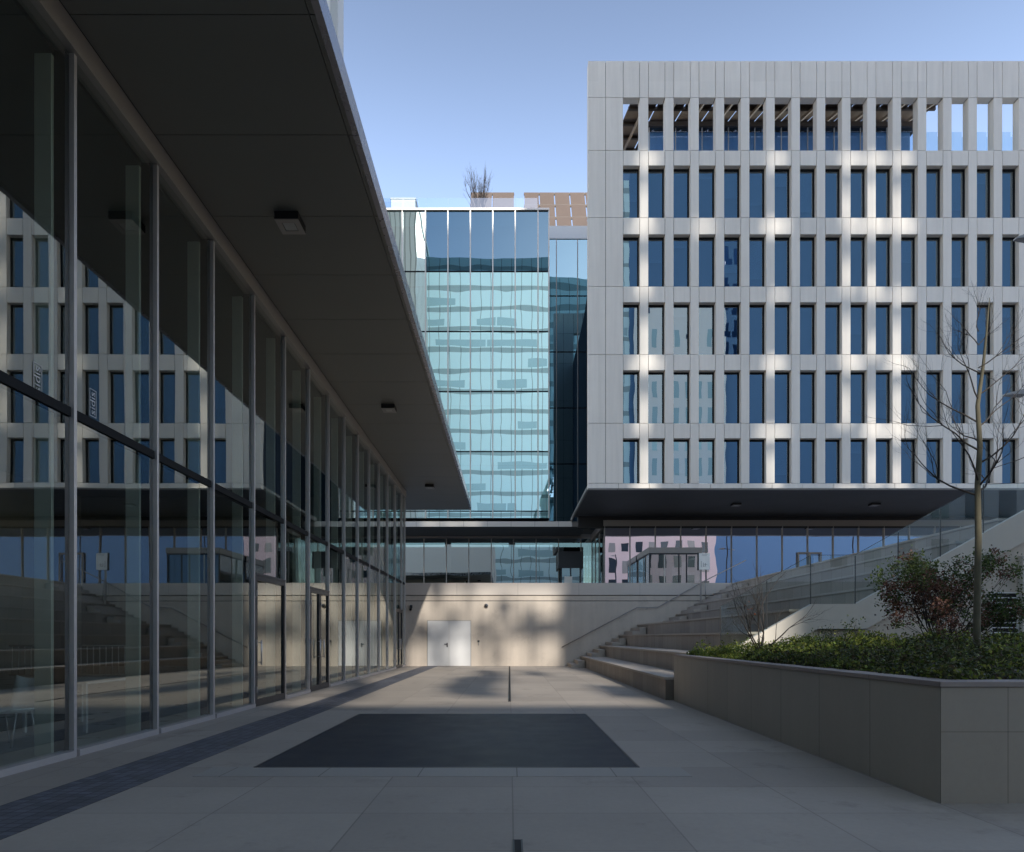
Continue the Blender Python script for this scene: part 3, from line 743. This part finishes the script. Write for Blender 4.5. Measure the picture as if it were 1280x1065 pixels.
# ceiling lamps beneath the office block
for px, lab in ((920,'small dark spotlight under the office block, left of the pair'), (1093,'small dark spotlight under the office block, right of the pair')):
    Y = 43.3; soffit_lamp(PX(px,Y), Y, Zb+.02, .55, lab, 'spotlights under the office block')

# ================================================================== GLASS TOWER (middle)
MY = 50.5; ms = F/MY
mt = empty('glass_tower', (-3, MY, 10.8), 'teal curtain wall tower block with pale mullions in the centre', 'building')
mx = [686, 672.5, 644, 616, 588, 560, 532, 503, 475, 447, 419]
mz = [264, 339.5, 414.5, 489.5, 564.5, 639, 648]
X1 = PX(686, MY)
zz = [PZ(v, MY) for v in mz]; xx = [PX(v, MY) for v in mx]
for i in range(len(xx)-1):
    for j in range(len(zz)-1):
        a, b = xx[i+1]+.03, xx[i]-.03
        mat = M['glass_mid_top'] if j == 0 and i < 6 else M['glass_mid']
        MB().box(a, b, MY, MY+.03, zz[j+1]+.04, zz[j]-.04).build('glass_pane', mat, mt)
for x in xx:
    MB().box(x-.045, x+.045, MY-.10, MY+.05, zz[-1], zz[0]+.02).build('mullion', M['alu_white'], mt)
m = MB()
for z in zz[1:-1]: m.box(xx[-1], X1-.05, MY-.04, MY+.06, z-.038, z+.038)
m.build('floor_line', M['dframe'], mt)
MB().box(xx[-1], X1+.03, MY-.14, MY+.4, zz[0]+.022, zz[0]+.18).build('roof_edge', M['alu_white'], mt)
MB().box(xx[-1], X1+.02, MY-.12, MY+.4, zz[-1]-.07, zz[-1]-.001).build('bottom_edge', M['dframe'], mt)
# interior: slabs, spandrels, blinds
for j in range(len(zz)-1):
    z0, z1 = zz[j+1], zz[j]
    if z1-z0 < 1: MB().box(xx[-1], X1-.06, MY+.35, MY+.4, z0, z1-.01).build('spandrel', M['blind_teal'], mt); continue
    MB().box(xx[-1], X1-.06, MY+.35, MY+.40, z1-.95, z1-.0).build('spandrel', M['spandrel_teal'], mt)
    MB().box(xx[-1], X1-.06, MY+.55, MY+.60, z0, z1-.96).build('blind', M['blind_teal'] if j else M['int_blue'], mt)
MB().box(xx[-1], X1-.001, MY+.62, 54.0, zz[-1]-.05, zz[0]).build('core', M['int_dark'], mt)
MB().box(X1, X1+.03, MY+.06, 54.0, zz[-1], zz[0]+.01).build('side_glass', M['glass_recess'], mt)
# roof rail
rr = empty('roof_glass_rail', (-3, MY, zz[0]), 'clear frameless glass rail along the roof of the glass tower', 'railing')
for i in range(1, len(xx)-1):
    MB().box(xx[i+1]+.02, xx[i]-.02, MY+.30, MY+.32, zz[0]+.16, PZ(247.5,MY+.3)).build('glass_panel', M['glass_roof_rail'], rr)
hb = empty('rooftop_housing', (-7, MY+3, zz[0]), 'white rooftop plant housing at the left end of the glass tower roof', 'plant housing')
MB().box(PX(489,MY+2), PX(519,MY+2), MY+2, MY+5, zz[0]-.5, PZ(249,MY+2)).build('box', M['white_paint'], hb)
MB().box(PX(488,MY+2), PX(520,MY+2), MY+1.95, MY+5.05, PZ(249,MY+2), PZ(249,MY+2)+.08).build('cap', M['alu_white'], hb)
rt = empty('rooftop_bare_tree', (PX(600,MY+1.5), MY+1.5, zz[0]), 'small leafless tree standing on the glass tower roof', 'tree')
m = MB(); tips = []
bx = PX(600,MY+1.5)
for i in range(14):
    a = i*.7; branch(m, (bx,MY+1.5,zz[0]+.2), (math.cos(a)*.5, math.sin(a)*.35, 1.5), 2.0, .05, 3, tips, 4, .42, .08, (2,3), .58, 5, .08)
m.build('branches', M['bark_dark'], rt)

# recessed wing between the tower and the office block
RY = 54.1
rw = empty('recessed_wing', (5, RY, 10.5), 'dark recessed glass wing between the glass tower and the office block', 'building')
rx = [PX(v,RY) for v in (686,695.5,722,748.5)]
rzz = [PZ(v,RY) for v in (299,370,440,510,580,652)]
for i in range(3):
    for j in range(5):
        MB().box(rx[i]+.03, rx[i+1]-.03, RY, RY+.03, rzz[j+1]+.04, rzz[j]-.04).build('glass_pane', M['glass_recess'], rw)
for x in rx: MB().box(x-.035, x+.035, RY-.06, RY+.05, rzz[-1], rzz[0]).build('mullion', M['alu_grey'], rw)
m = MB()
for z in rzz[1:-1]: m.box(rx[0], rx[-1], RY-.03, RY+.04, z-.04, z+.04)
m.build('floor_line', M['dframe'], rw)
MB().box(rx[0], rx[-1], RY+.5, RY+4, rzz[-1], rzz[0]).build('core', M['int_dark'], rw)
MB().box(X1+.04, rx[-1], RY-.08, RY+4, rzz[0]+.001, PZ(283,RY)).build('parapet', M['white_paint'], rw)
# plaza slab under the tower
sl = empty('overhang_slab', (-4, 50, 10.1), 'thin pale edged floor slab projecting under the glass tower', 'slab')
MB().box(-14, PX(715,50), 49.9, 50.0, PZ(658.5,50), PZ(652,50)).build('slab_edge', M['slab_fascia'], sl)
MB().box(PX(715,50)+.002, PX(733,50), 49.92, 50.0, PZ(658.5,50), PZ(652,50)).build('slab_edge_dark', M['beam'], sl)
MB().box(-14, PX(733,50), 50.002, 55, PZ(658.5,50)+.02, PZ(652,50)-.02).build('slab_soffit', M['soffit2'], sl)
MB().box(-14, 8, 55.0, 58.5, PZ(658.5,50), 11).build('slab_back', M['soffit2'], sl)

# ================================================================== LOBBIES under the blocks
def lobby(name, label, Y, x0, x1, pitch, ztop, zbeam, gm, cat='glazing', beam=True):
    r = empty(name, ((x0+x1)/2, Y, 4.08), label, cat)
    x = x0; first = True
    while x < x1-.1:
        b = min(x+pitch, x1)
        MB().box(x+.035, b-.035, Y, Y+.03, 4.10, ztop-.02).build('glass_pane', gm, r)
        MB().box(x-.035, x+.034, Y-.10, Y+.04, 4.08, ztop-.001).build('mullion', M['alu_white'] if name.endswith('left') else M['alu_grey'], r)
        x = b
    MB().box(x0-.1, x1+.05, Y-.14, Y+.3, ztop, zbeam).build('head_beam', M['beam'], r)
    return r
LY = 48.0; lp = 1.902
lx0 = 7.08
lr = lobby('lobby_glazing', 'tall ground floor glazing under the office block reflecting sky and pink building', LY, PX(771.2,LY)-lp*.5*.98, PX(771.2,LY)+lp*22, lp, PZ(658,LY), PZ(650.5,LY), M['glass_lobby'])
MB().box(lx0+.3, 50, LY+5, LY+5.2, 4.08, 9.7).build('interior_wall', M['int_dark'], lr)
MB().box(lx0, 50, LY+.2, LY+5, 9.6, 9.75).build('interior_ceiling', M['int_ceiling'], lr)
LY2 = 54.8
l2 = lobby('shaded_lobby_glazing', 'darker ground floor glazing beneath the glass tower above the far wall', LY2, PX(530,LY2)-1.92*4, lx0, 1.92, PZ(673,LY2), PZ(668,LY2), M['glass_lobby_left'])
MB().box(-16, 7, LY2+6, LY2+6.2, 4.08, 10).build('interior_wall', M['int_dark'], l2)
for cxp in (560, 640): MB().tube([(PX(cxp,LY2+1.5),LY2+1.5,4.08),(PX(cxp,LY2+1.5),LY2+1.5,10)], .28, 16).build('column', M['beam'], l2)
# return glazing between the two planes
for i in range(3):
    a = LY+.05+i*2.25; b = a+2.2
    MB().box(lx0-.03, lx0, a, b, 4.1, PZ(658,LY)-.1).build('side_pane', M['glass_lobby_left'], l2)
    MB().box(lx0-.07, lx0+.02, b, b+.05, 4.08, PZ(658,LY)-.1).build('mullion', M['alu_grey'], l2)
MB().box(lx0-.14, lx0+.02, LY+.3, LY2, PZ(658,LY)-.09, PZ(650.5,LY)).build('head_beam', M['beam'], l2)

# dark draught lobby in the shaded glazing
dl = empty('dark_entrance_door', (PX(705,53), 53.4, 4.08), 'dark framed entrance door in the shaded lobby glazing', 'door')
dx0, dx1 = PX(701,53.4), PX(726,53.4)
m = MB(); m.box(dx0,dx0+.1,53.4,53.5,4.08,7.2); m.box(dx1-.1,dx1,53.4,53.5,4.08,7.2); m.box((dx0+dx1)/2-.05,(dx0+dx1)/2+.05,53.4,53.5,4.08,7.2); m.box(dx0-.2,dx1+.2,53.38,54.6,7.2,8.6)
m.build('door_frame', M['dark_metal'], dl)
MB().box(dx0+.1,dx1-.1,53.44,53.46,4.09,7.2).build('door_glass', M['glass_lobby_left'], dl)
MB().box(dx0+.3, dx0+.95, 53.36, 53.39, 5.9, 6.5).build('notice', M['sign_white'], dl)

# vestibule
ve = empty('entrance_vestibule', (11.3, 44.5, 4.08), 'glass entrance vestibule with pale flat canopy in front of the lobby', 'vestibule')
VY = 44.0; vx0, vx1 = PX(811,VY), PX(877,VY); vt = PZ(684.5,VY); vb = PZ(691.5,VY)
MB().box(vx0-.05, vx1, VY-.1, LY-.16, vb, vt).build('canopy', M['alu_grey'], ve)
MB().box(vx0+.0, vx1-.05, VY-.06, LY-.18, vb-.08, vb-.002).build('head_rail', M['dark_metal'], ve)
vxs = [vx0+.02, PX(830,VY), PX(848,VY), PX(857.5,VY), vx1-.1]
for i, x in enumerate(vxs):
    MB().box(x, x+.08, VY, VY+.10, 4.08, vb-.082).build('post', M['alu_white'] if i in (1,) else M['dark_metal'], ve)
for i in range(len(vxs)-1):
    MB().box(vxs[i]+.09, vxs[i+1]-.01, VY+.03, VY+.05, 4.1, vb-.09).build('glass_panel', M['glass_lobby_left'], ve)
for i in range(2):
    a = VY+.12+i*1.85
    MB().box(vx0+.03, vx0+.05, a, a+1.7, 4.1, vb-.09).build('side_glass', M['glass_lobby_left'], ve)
    MB().box(vx0+.01, vx0+.07, a+1.71, a+1.79, 4.08, vb-.09).build('post', M['alu_grey'], ve)
# lobby double door farther right
ld = empty('side_lobby_door', (PX(1011,LY), LY, 4.08), 'narrow grey framed double door in the blue reflecting lobby glazing', 'door')
a, b = PX(996,LY), PX(1026,LY); ztp = PZ(690.5,LY)
m = MB()
for x in (a, (a+b)/2-.06, b-.12): m.box(x, x+.12, LY-.16, LY-.105, 4.09, ztp)
m.box(a+.12, (a+b)/2-.06, LY-.16, LY-.105, ztp-.13, ztp); m.box((a+b)/2+.06, b-.12, LY-.16, LY-.105, ztp-.13, ztp)
m.build('door_frame', M['alu_grey'], ld)
# information sign
sg = empty('information_sign', (9.35, 31.0, 3.1), 'white notice board with faint grey plan on a slim post above the steps', 'sign')
Ys = 31.0
MB().box(PX(873.5,Ys), PX(887,Ys), Ys-.03, Ys, PZ(712,Ys), PZ(691.5,Ys)).build('board', M['sign_white'], sg)
MB().box(PX(871.5,Ys), PX(873.4,Ys), Ys-.04, Ys+.01, PZ(713,Ys), PZ(691,Ys)).build('board_edge', M['dark_metal'], sg)
MB().box(PX(875,Ys), PX(877,Ys), Ys-.02, Ys+.03, 3.06, PZ(712,Ys)-.001).build('post', M['alu_grey'], sg)
m = MB()
bx0, bz0 = PX(876,Ys), PZ(709,Ys)
for a_, b_, c_, d_ in ((0,.02,.0,.30),(.10,.24,.04,.06),(.20,.22,.04,.20),(.10,.12,.02,.22),(.14,.30,.12,.135),(.05,.33,.62,.635),(.05,.28,.56,.57)):
    m.box(bx0+a_, bx0+b_, Ys-.034, Ys-.0305, bz0+c_, bz0+d_)
m.build('site_plan_print', M['alu_grey'], sg)

# ================================================================== STREET LAMPS
def lamp_post(x, y, z0, h1, h2, label, double=False, a1=.6, a2=1.0):
    r = empty('street_lamp', (x, y, z0), label, 'street lamp', 'dark mast lamps on the upper plaza')
    MB().tube([(x,y,z0),(x,y,z0+2),(x,y,h1+.3)], [.10,.085,.06], 12).build('mast', M['dark_metal'], r)
    for h, L in ((h1, a1), (h2, a2)):
        for sg_ in ((-1, 1) if double else (-1,)):
            m = MB(); m.tube([(x,y,h+.05),(x+sg_*L*.4,y,h+.07)], .03, 8); m.build('arm', M['dark_metal'], r)
            m = MB()
            c = x+sg_*L*.4; e = x+sg_*L
            m.add([(c,y-.15,h-.0),(c,y+.15,h-.0),(e,y+.06,h-.0),(e,y-.06,h-.0),(c,y-.1,h+.16),(c,y+.1,h+.16),(e,y+.05,h+.03),(e,y-.05,h+.03)],
                  [(0,3,2,1),(4,5,6,7),(0,1,5,4),(1,2,6,5),(2,3,7,6),(3,0,4,7)])
            m.build('lamp_head', M['alu_grey'], r)
lamp_post(13.25, 16, 4.08, 11.35, 7.45, 'mast lamp just outside the right edge, its two heads reaching into view', False, .62, .9)
lamp_post(25.8, 20, 4.08, 13.9, 11.9, 'tall double armed mast lamp mirrored beside the pink building in the lobby glass', True, .9, .9)
lamp_post(40.7, 20, 4.08, 13.9, 11.0, 'double armed mast lamp mirrored farther right in the lobby glass', True, .9, .9)

# ================================================================== BUILDINGS BEHIND THE CAMERA (seen in the glass, and shading the court; the blue one is added)
t1 = empty('teal_office_tower', (0, TY, 0), 'tall teal banded office tower mirrored in the central curtain wall', 'building')
patches = []      # (x0,x1,z0,z1) openings added in the tower walls, shaped to throw sun patches
def add_patch(Y, x0, x1, z0, z1):
    a, c = occ(x0, Y, z0); b, d = occ(x1, Y, z1)
    u = 637+(a+b)/2/107.6*800; v = 797-((c+d)/2-1.4)/107.6*800
    if Y == OY:          # keep openings out of the sight lines of the mirroring windows
        for c_ in range(6):
            for (t_, b_) in rows:
                if u < 905 and 777+c_*31.6 < u < 801+c_*31.6 and t_-8 < v < b_+8: return
    patches.append((a, b, c, d))
# glints on the concrete grid
pr = random.Random(3)
for c in range(1, 12):
    for r in range(5):
        t, b_ = rows[r]; zt_, zb_ = PZ(t,OY), PZ(b_,OY)
        a = W0+c*WP
        st = pr.random()
        sh_ = pr.uniform(-.15,.15)
        if st > .10: add_patch(OY, a-.53+sh_, a+.12+sh_, zb_-pr.uniform(.2,.7), zb_+pr.uniform(1.0,2.5))
        if pr.random() > .28: add_patch(OY, a-.7+pr.uniform(-.3,.6), a+.55+pr.uniform(-.2,.3), zb_-1.0, zb_-pr.uniform(.0,.25))
for c in (1,2,4,6,7,9,10,11):
    a = W0+c*WP; add_patch(OY, a-.7+pr.uniform(-.3,.6), a+.5, rz[2]-1.0, rz[2]-.05)
# far wall
def wp(x0, x1, y0, y1): add_patch(FY, PX(x0,FY), PX(x1,FY), PZ(y1,FY), PZ(y0,FY))
for q in ((517,537,735,772),(511,519,760,790),(556,578,729,766),(595,619,727,772),(641,653,735,778),(672,698,727,774),(722,742,727,778),(745,762,729,792),
          (586,757,729,740),(513,533,800,838),(560,592,792,838),(598,612,798,838),(634,660,795,838),(674,698,795,838),(722,735,775,800),(612,640,770,782),(560,600,776,786),(655,672,744,760),(766,776,730,752),(590,760,734,748),(537,552,755,785),(606,620,742,770),(581,592,745,775),(704,712,735,770),(541,549,795,835),(623,631,790,835),(664,671,800,835)):
    wp(*q)
# glints on the slab edge under the tower
for x in (-6.6,-4.9,-3.4,-1.2,-.2): add_patch(50, x, x+.9, 9.9, 10.8)
# stair parapet
add_patch(SY, 4.4, 7.9, .8, 2.6); add_patch(SY, 7.8, 8.5, 1.6, 2.5)
add_patch(SY, 9.3, 9.9, 2.5, 2.9)
# hedge / planter top
add_patch(13.0, 4.3, 7.2, .95, 1.75); add_patch(11.0, 4.2, 6.3, .9, 1.5)
# court paving
gr_ = random.Random(11)
def vnoise(x, y):
    def h(i, j): return random.Random(i*7349+j*9151+5).random()
    i, j = math.floor(x), math.floor(y); u, v = x-i, y-j; u = u*u*(3-2*u); v = v*v*(3-2*v)
    return (h(i,j)*(1-u)+h(i+1,j)*u)*(1-v)+(h(i,j+1)*(1-u)+h(i+1,j+1)*u)*v
zrow = 24.25
while zrow < 34.3:
    Y = (zrow+.125)/.55*math.cos(SUN_AZ)+TY
    X = -4.9
    lim = 3.25 if Y < 20 else 4.5
    while X < lim:
        t = vnoise(X/.85+Y*.12, Y/4.2)+.25*(1 if (Y < 14.8) else 0)
        if t > .41:
            a, _ = occ(X, Y, 0); patches.append((a, a+.26, zrow, zrow+.25))
        X += .25
    zrow += .25
add_patch(32, -2.25, -2.1, 8.3, 9.2)
patches.append((9.6, 11.9, 41.5, 45.0))       # sun on the far end of the canopy edge
dzr = .25; TH1 = .12; PATCH = patches
def screen(X0, X1, Z1, y, name, mat, root, Z0=0.0):
    m = MB()
    sx = -(y-TY)*math.tan(SUN_AZ)*-1; sz = (y-TY)/math.cos(SUN_AZ)*.55
    patches = [(a+sx, b+sx, c-sz, d-sz) for a, b, c, d in PATCH]
    def runs_at(zc):
        iv = sorted((max(X0,a), min(X1,b)) for a, b, c, d in patches if c <= zc < d and b > X0 and a < X1)
        mg = []
        for a, b in iv:
            if mg and a <= mg[-1][1]+.02: mg[-1][1] = max(mg[-1][1], b)
            else: mg.append([a, b])
        out = []; x = X0
        for a, b in mg:
            if a-x > .02: out.append((round(x,3), round(a,3)))
            x = b
        if X1-x > .02: out.append((round(x,3), round(X1,3)))
        return out
    prev = None; zs0 = Z0; n = int(round((Z1-Z0)/dzr))
    for i in range(n+1):
        r = runs_at(Z0+i*dzr+dzr/2) if i < n else None
        if r != prev:
            if prev is not None:
                for a, b in prev: m.box(a, b, y-TH1, y, zs0, Z0+i*dzr)
            prev = r; zs0 = Z0+i*dzr
    return m.build(name, mat, root)
def free(x0, x1, z0, z1): return all(not (a < x1 and b > x0 and c < z1 and d > z0) for a, b, c, d in patches)
screen(-17.5, 20.3, 79.0, TY, 'screen_wall', M['teal_tower'], t1)
wr = random.Random(5)
m = MB()
z = 2.2
while z < 76:
    x = -17.2
    while x < 18.5:
        w_ = wr.choice((2.1, 4.2, 6.3, 10.5))
        if wr.random() < .40 and free(x, x+w_, z, z+1.5): m.box(x, min(x+w_-.3, 20.1), TY+.003, TY+.03, z, z+1.5)
        x += w_
    z += 4.2
m.build('window_strip', M['strip_teal'], t1)
t4 = empty('blue_sun_blocker', (35, TY, 0), 'broad deep blue block added to block sun and replace sky mirrored in the office windows', 'building')  # added out of view to block sun; its blue replaces mirrored sky
screen(20.32, 92.0, 87.0, TY, 'blocker_front', M['blue_blocker'], t4)
def shell(X0, X1, Z1, root, mat):
    screen(X0+.13, X1-.13, Z1, TY-22, 'rear_baffle', mat, root)  # second wall added to hide bright sky behind the openings
    MB().box(X0, X0+.12, TY-22, TY-TH1-.01, 0, Z1).build('side_wall', mat, root)
    MB().box(X1-.12, X1, TY-22, TY-TH1-.01, 0, Z1).build('side_wall', mat, root)
shell(20.32, 92.0, 87.0, t4, M['blue_blocker'])
shell(-17.5, 20.3, 79.0, t1, M['teal_tower'])
MB().box(-17.3, 20.1, TY-21.9, TY-.2, .2, 20).build('lobby_core', M['int_dark'], t1)
t2_ = empty('white_ribbed_tower', (-30, -18, 0), 'white vertically ribbed tower mirrored at the left of the central curtain wall', 'building')
MB().box(-44, -16.8, -52, -14, 0, 80).build('body', M['white_tower'], t2_)
MB().box(-44.2, -16.6, -52.2, -13.8, 80, 81).build('roof_edge', M['white_block'], t2_)
t3 = empty('white_office_building', (28, -33, 0), 'white building with narrow windows mirrored in the left windows of the office block', 'building')
WX0, WX1, WZ = 20.9, 36.2, 57.5
screen(WX0, WX1, WZ, TY+1.2, 'wall', M['white_block'], t3)
for r in range(11):
    m = MB(); z = 7+r*4.3
    for c in range(8):
        x = WX0+1.1+c*1.85
        if free(x, x+.8, z, z+2.9): m.box(x, x+.8, TY+1.205, TY+1.24, z, z+2.9)
    m.build('window_row', M['strip_teal'] if r % 3 else M['teal_panel'], t3)
pk = empty('pink_apartment_house', (24, -15, 0), 'pink rendered building with grey windows mirrored in the lobby glazing', 'building')
KX0, KX1, KZ = 16.2, 35.8, 22.5
MB().box(KX0, KX1, -27, -15.05, 0, KZ).build('wall', M['pink'], pk)
for r in range(5):
    z = 6.2+r*3.3
    for c in range(11):
        x = KX0+1.0+c*2.3
        if x+1.1 > KX1: break
        MB().box(x, x+1.15, -15.045, -15.0, z, z+1.9).build('window', M['win_dark'] if (r+c) % 3 else M['alu_grey'], pk)
MB().box(KX0, KX1, -15.045, -14.98, 0, 5.2).build('shopfront', M['win_dark'], pk)
MB().box(KX0-.1, KX1+.1, -27.1, -14.9, KZ, KZ+.25).build('roof_edge', M['white_block'], pk)

# ================================================================== CAMERA, LIGHT, WORLD
cd = bpy.data.cameras.new('camera'); co = bpy.data.objects.new('camera', cd); COL.objects.link(co)
co.location = (0, 0, CH); co.rotation_euler = (math.radians(90), 0, 0)
cd.sensor_width = 36; cd.sensor_fit = 'HORIZONTAL'; cd.lens = F/1280*36
cd.shift_x = 3/1280; cd.shift_y = 264.5/1280; cd.clip_end = 2000; cd.clip_start = .05
S.camera = co
sd = bpy.data.lights.new('sun', 'SUN'); sd.energy = 4.5; sd.angle = math.radians(.75); sd.color = (1, .94, .85)
so = bpy.data.objects.new('sun', sd); COL.objects.link(so)
d = Vector((math.sin(SUN_AZ), math.cos(SUN_AZ), -.55)).normalized()
so.rotation_euler = d.to_track_quat('-Z', 'Y').to_euler()
W = bpy.data.worlds.new('World'); S.world = W; W.use_nodes = True
nt = W.node_tree; nt.nodes.clear()
wo = nt.nodes.new('ShaderNodeOutputWorld'); bg = nt.nodes.new('ShaderNodeBackground'); sk = nt.nodes.new('ShaderNodeTexSky')
sk.sky_type = 'NISHITA'; sk.sun_disc = False; sk.sun_elevation = SUN_EL
sk.sun_rotation = math.radians(180)+SUN_AZ
sk.air_density = 1.0; sk.dust_density = .3; sk.ozone_density = 2.6
bg.inputs[1].default_value = .43
wb = nt.nodes.new('ShaderNodeMix'); wb.data_type = 'RGBA'; wb.blend_type = 'MULTIPLY'; wb.inputs[0].default_value = 1
wb.inputs[7].default_value = (1.21, .968, .835, 1)      # camera white balance
tc = nt.nodes.new('ShaderNodeTexCoord'); sx = nt.nodes.new('ShaderNodeSeparateXYZ'); nt.links.new(tc.outputs['Generated'], sx.inputs[0])
mr = nt.nodes.new('ShaderNodeMapRange'); mr.interpolation_type = 'SMOOTHSTEP'; nt.links.new(sx.outputs[2], mr.inputs[0])
for i_, v_ in ((1, .50), (2, .76), (3, 1.10), (4, .70)): mr.inputs[i_].default_value = v_
vs_ = nt.nodes.new('ShaderNodeVectorMath'); vs_.operation = 'SCALE'
nt.links.new(sk.outputs[0], wb.inputs[6]); nt.links.new(wb.outputs[2], vs_.inputs[0]); nt.links.new(mr.outputs[0], vs_.inputs['Scale']); nt.links.new(vs_.outputs[0], bg.inputs[0]); nt.links.new(bg.outputs[0], wo.inputs[0])
S.view_settings.view_transform = 'Standard'; S.view_settings.look = 'None'; S.view_settings.exposure = 0; S.view_settings.gamma = 1
S.cycles.max_bounces = 10; S.cycles.transparent_max_bounces = 16; S.cycles.glossy_bounces = 5; S.cycles.diffuse_bounces = 4
S.cycles.caustics_reflective = False; S.cycles.caustics_refractive = False
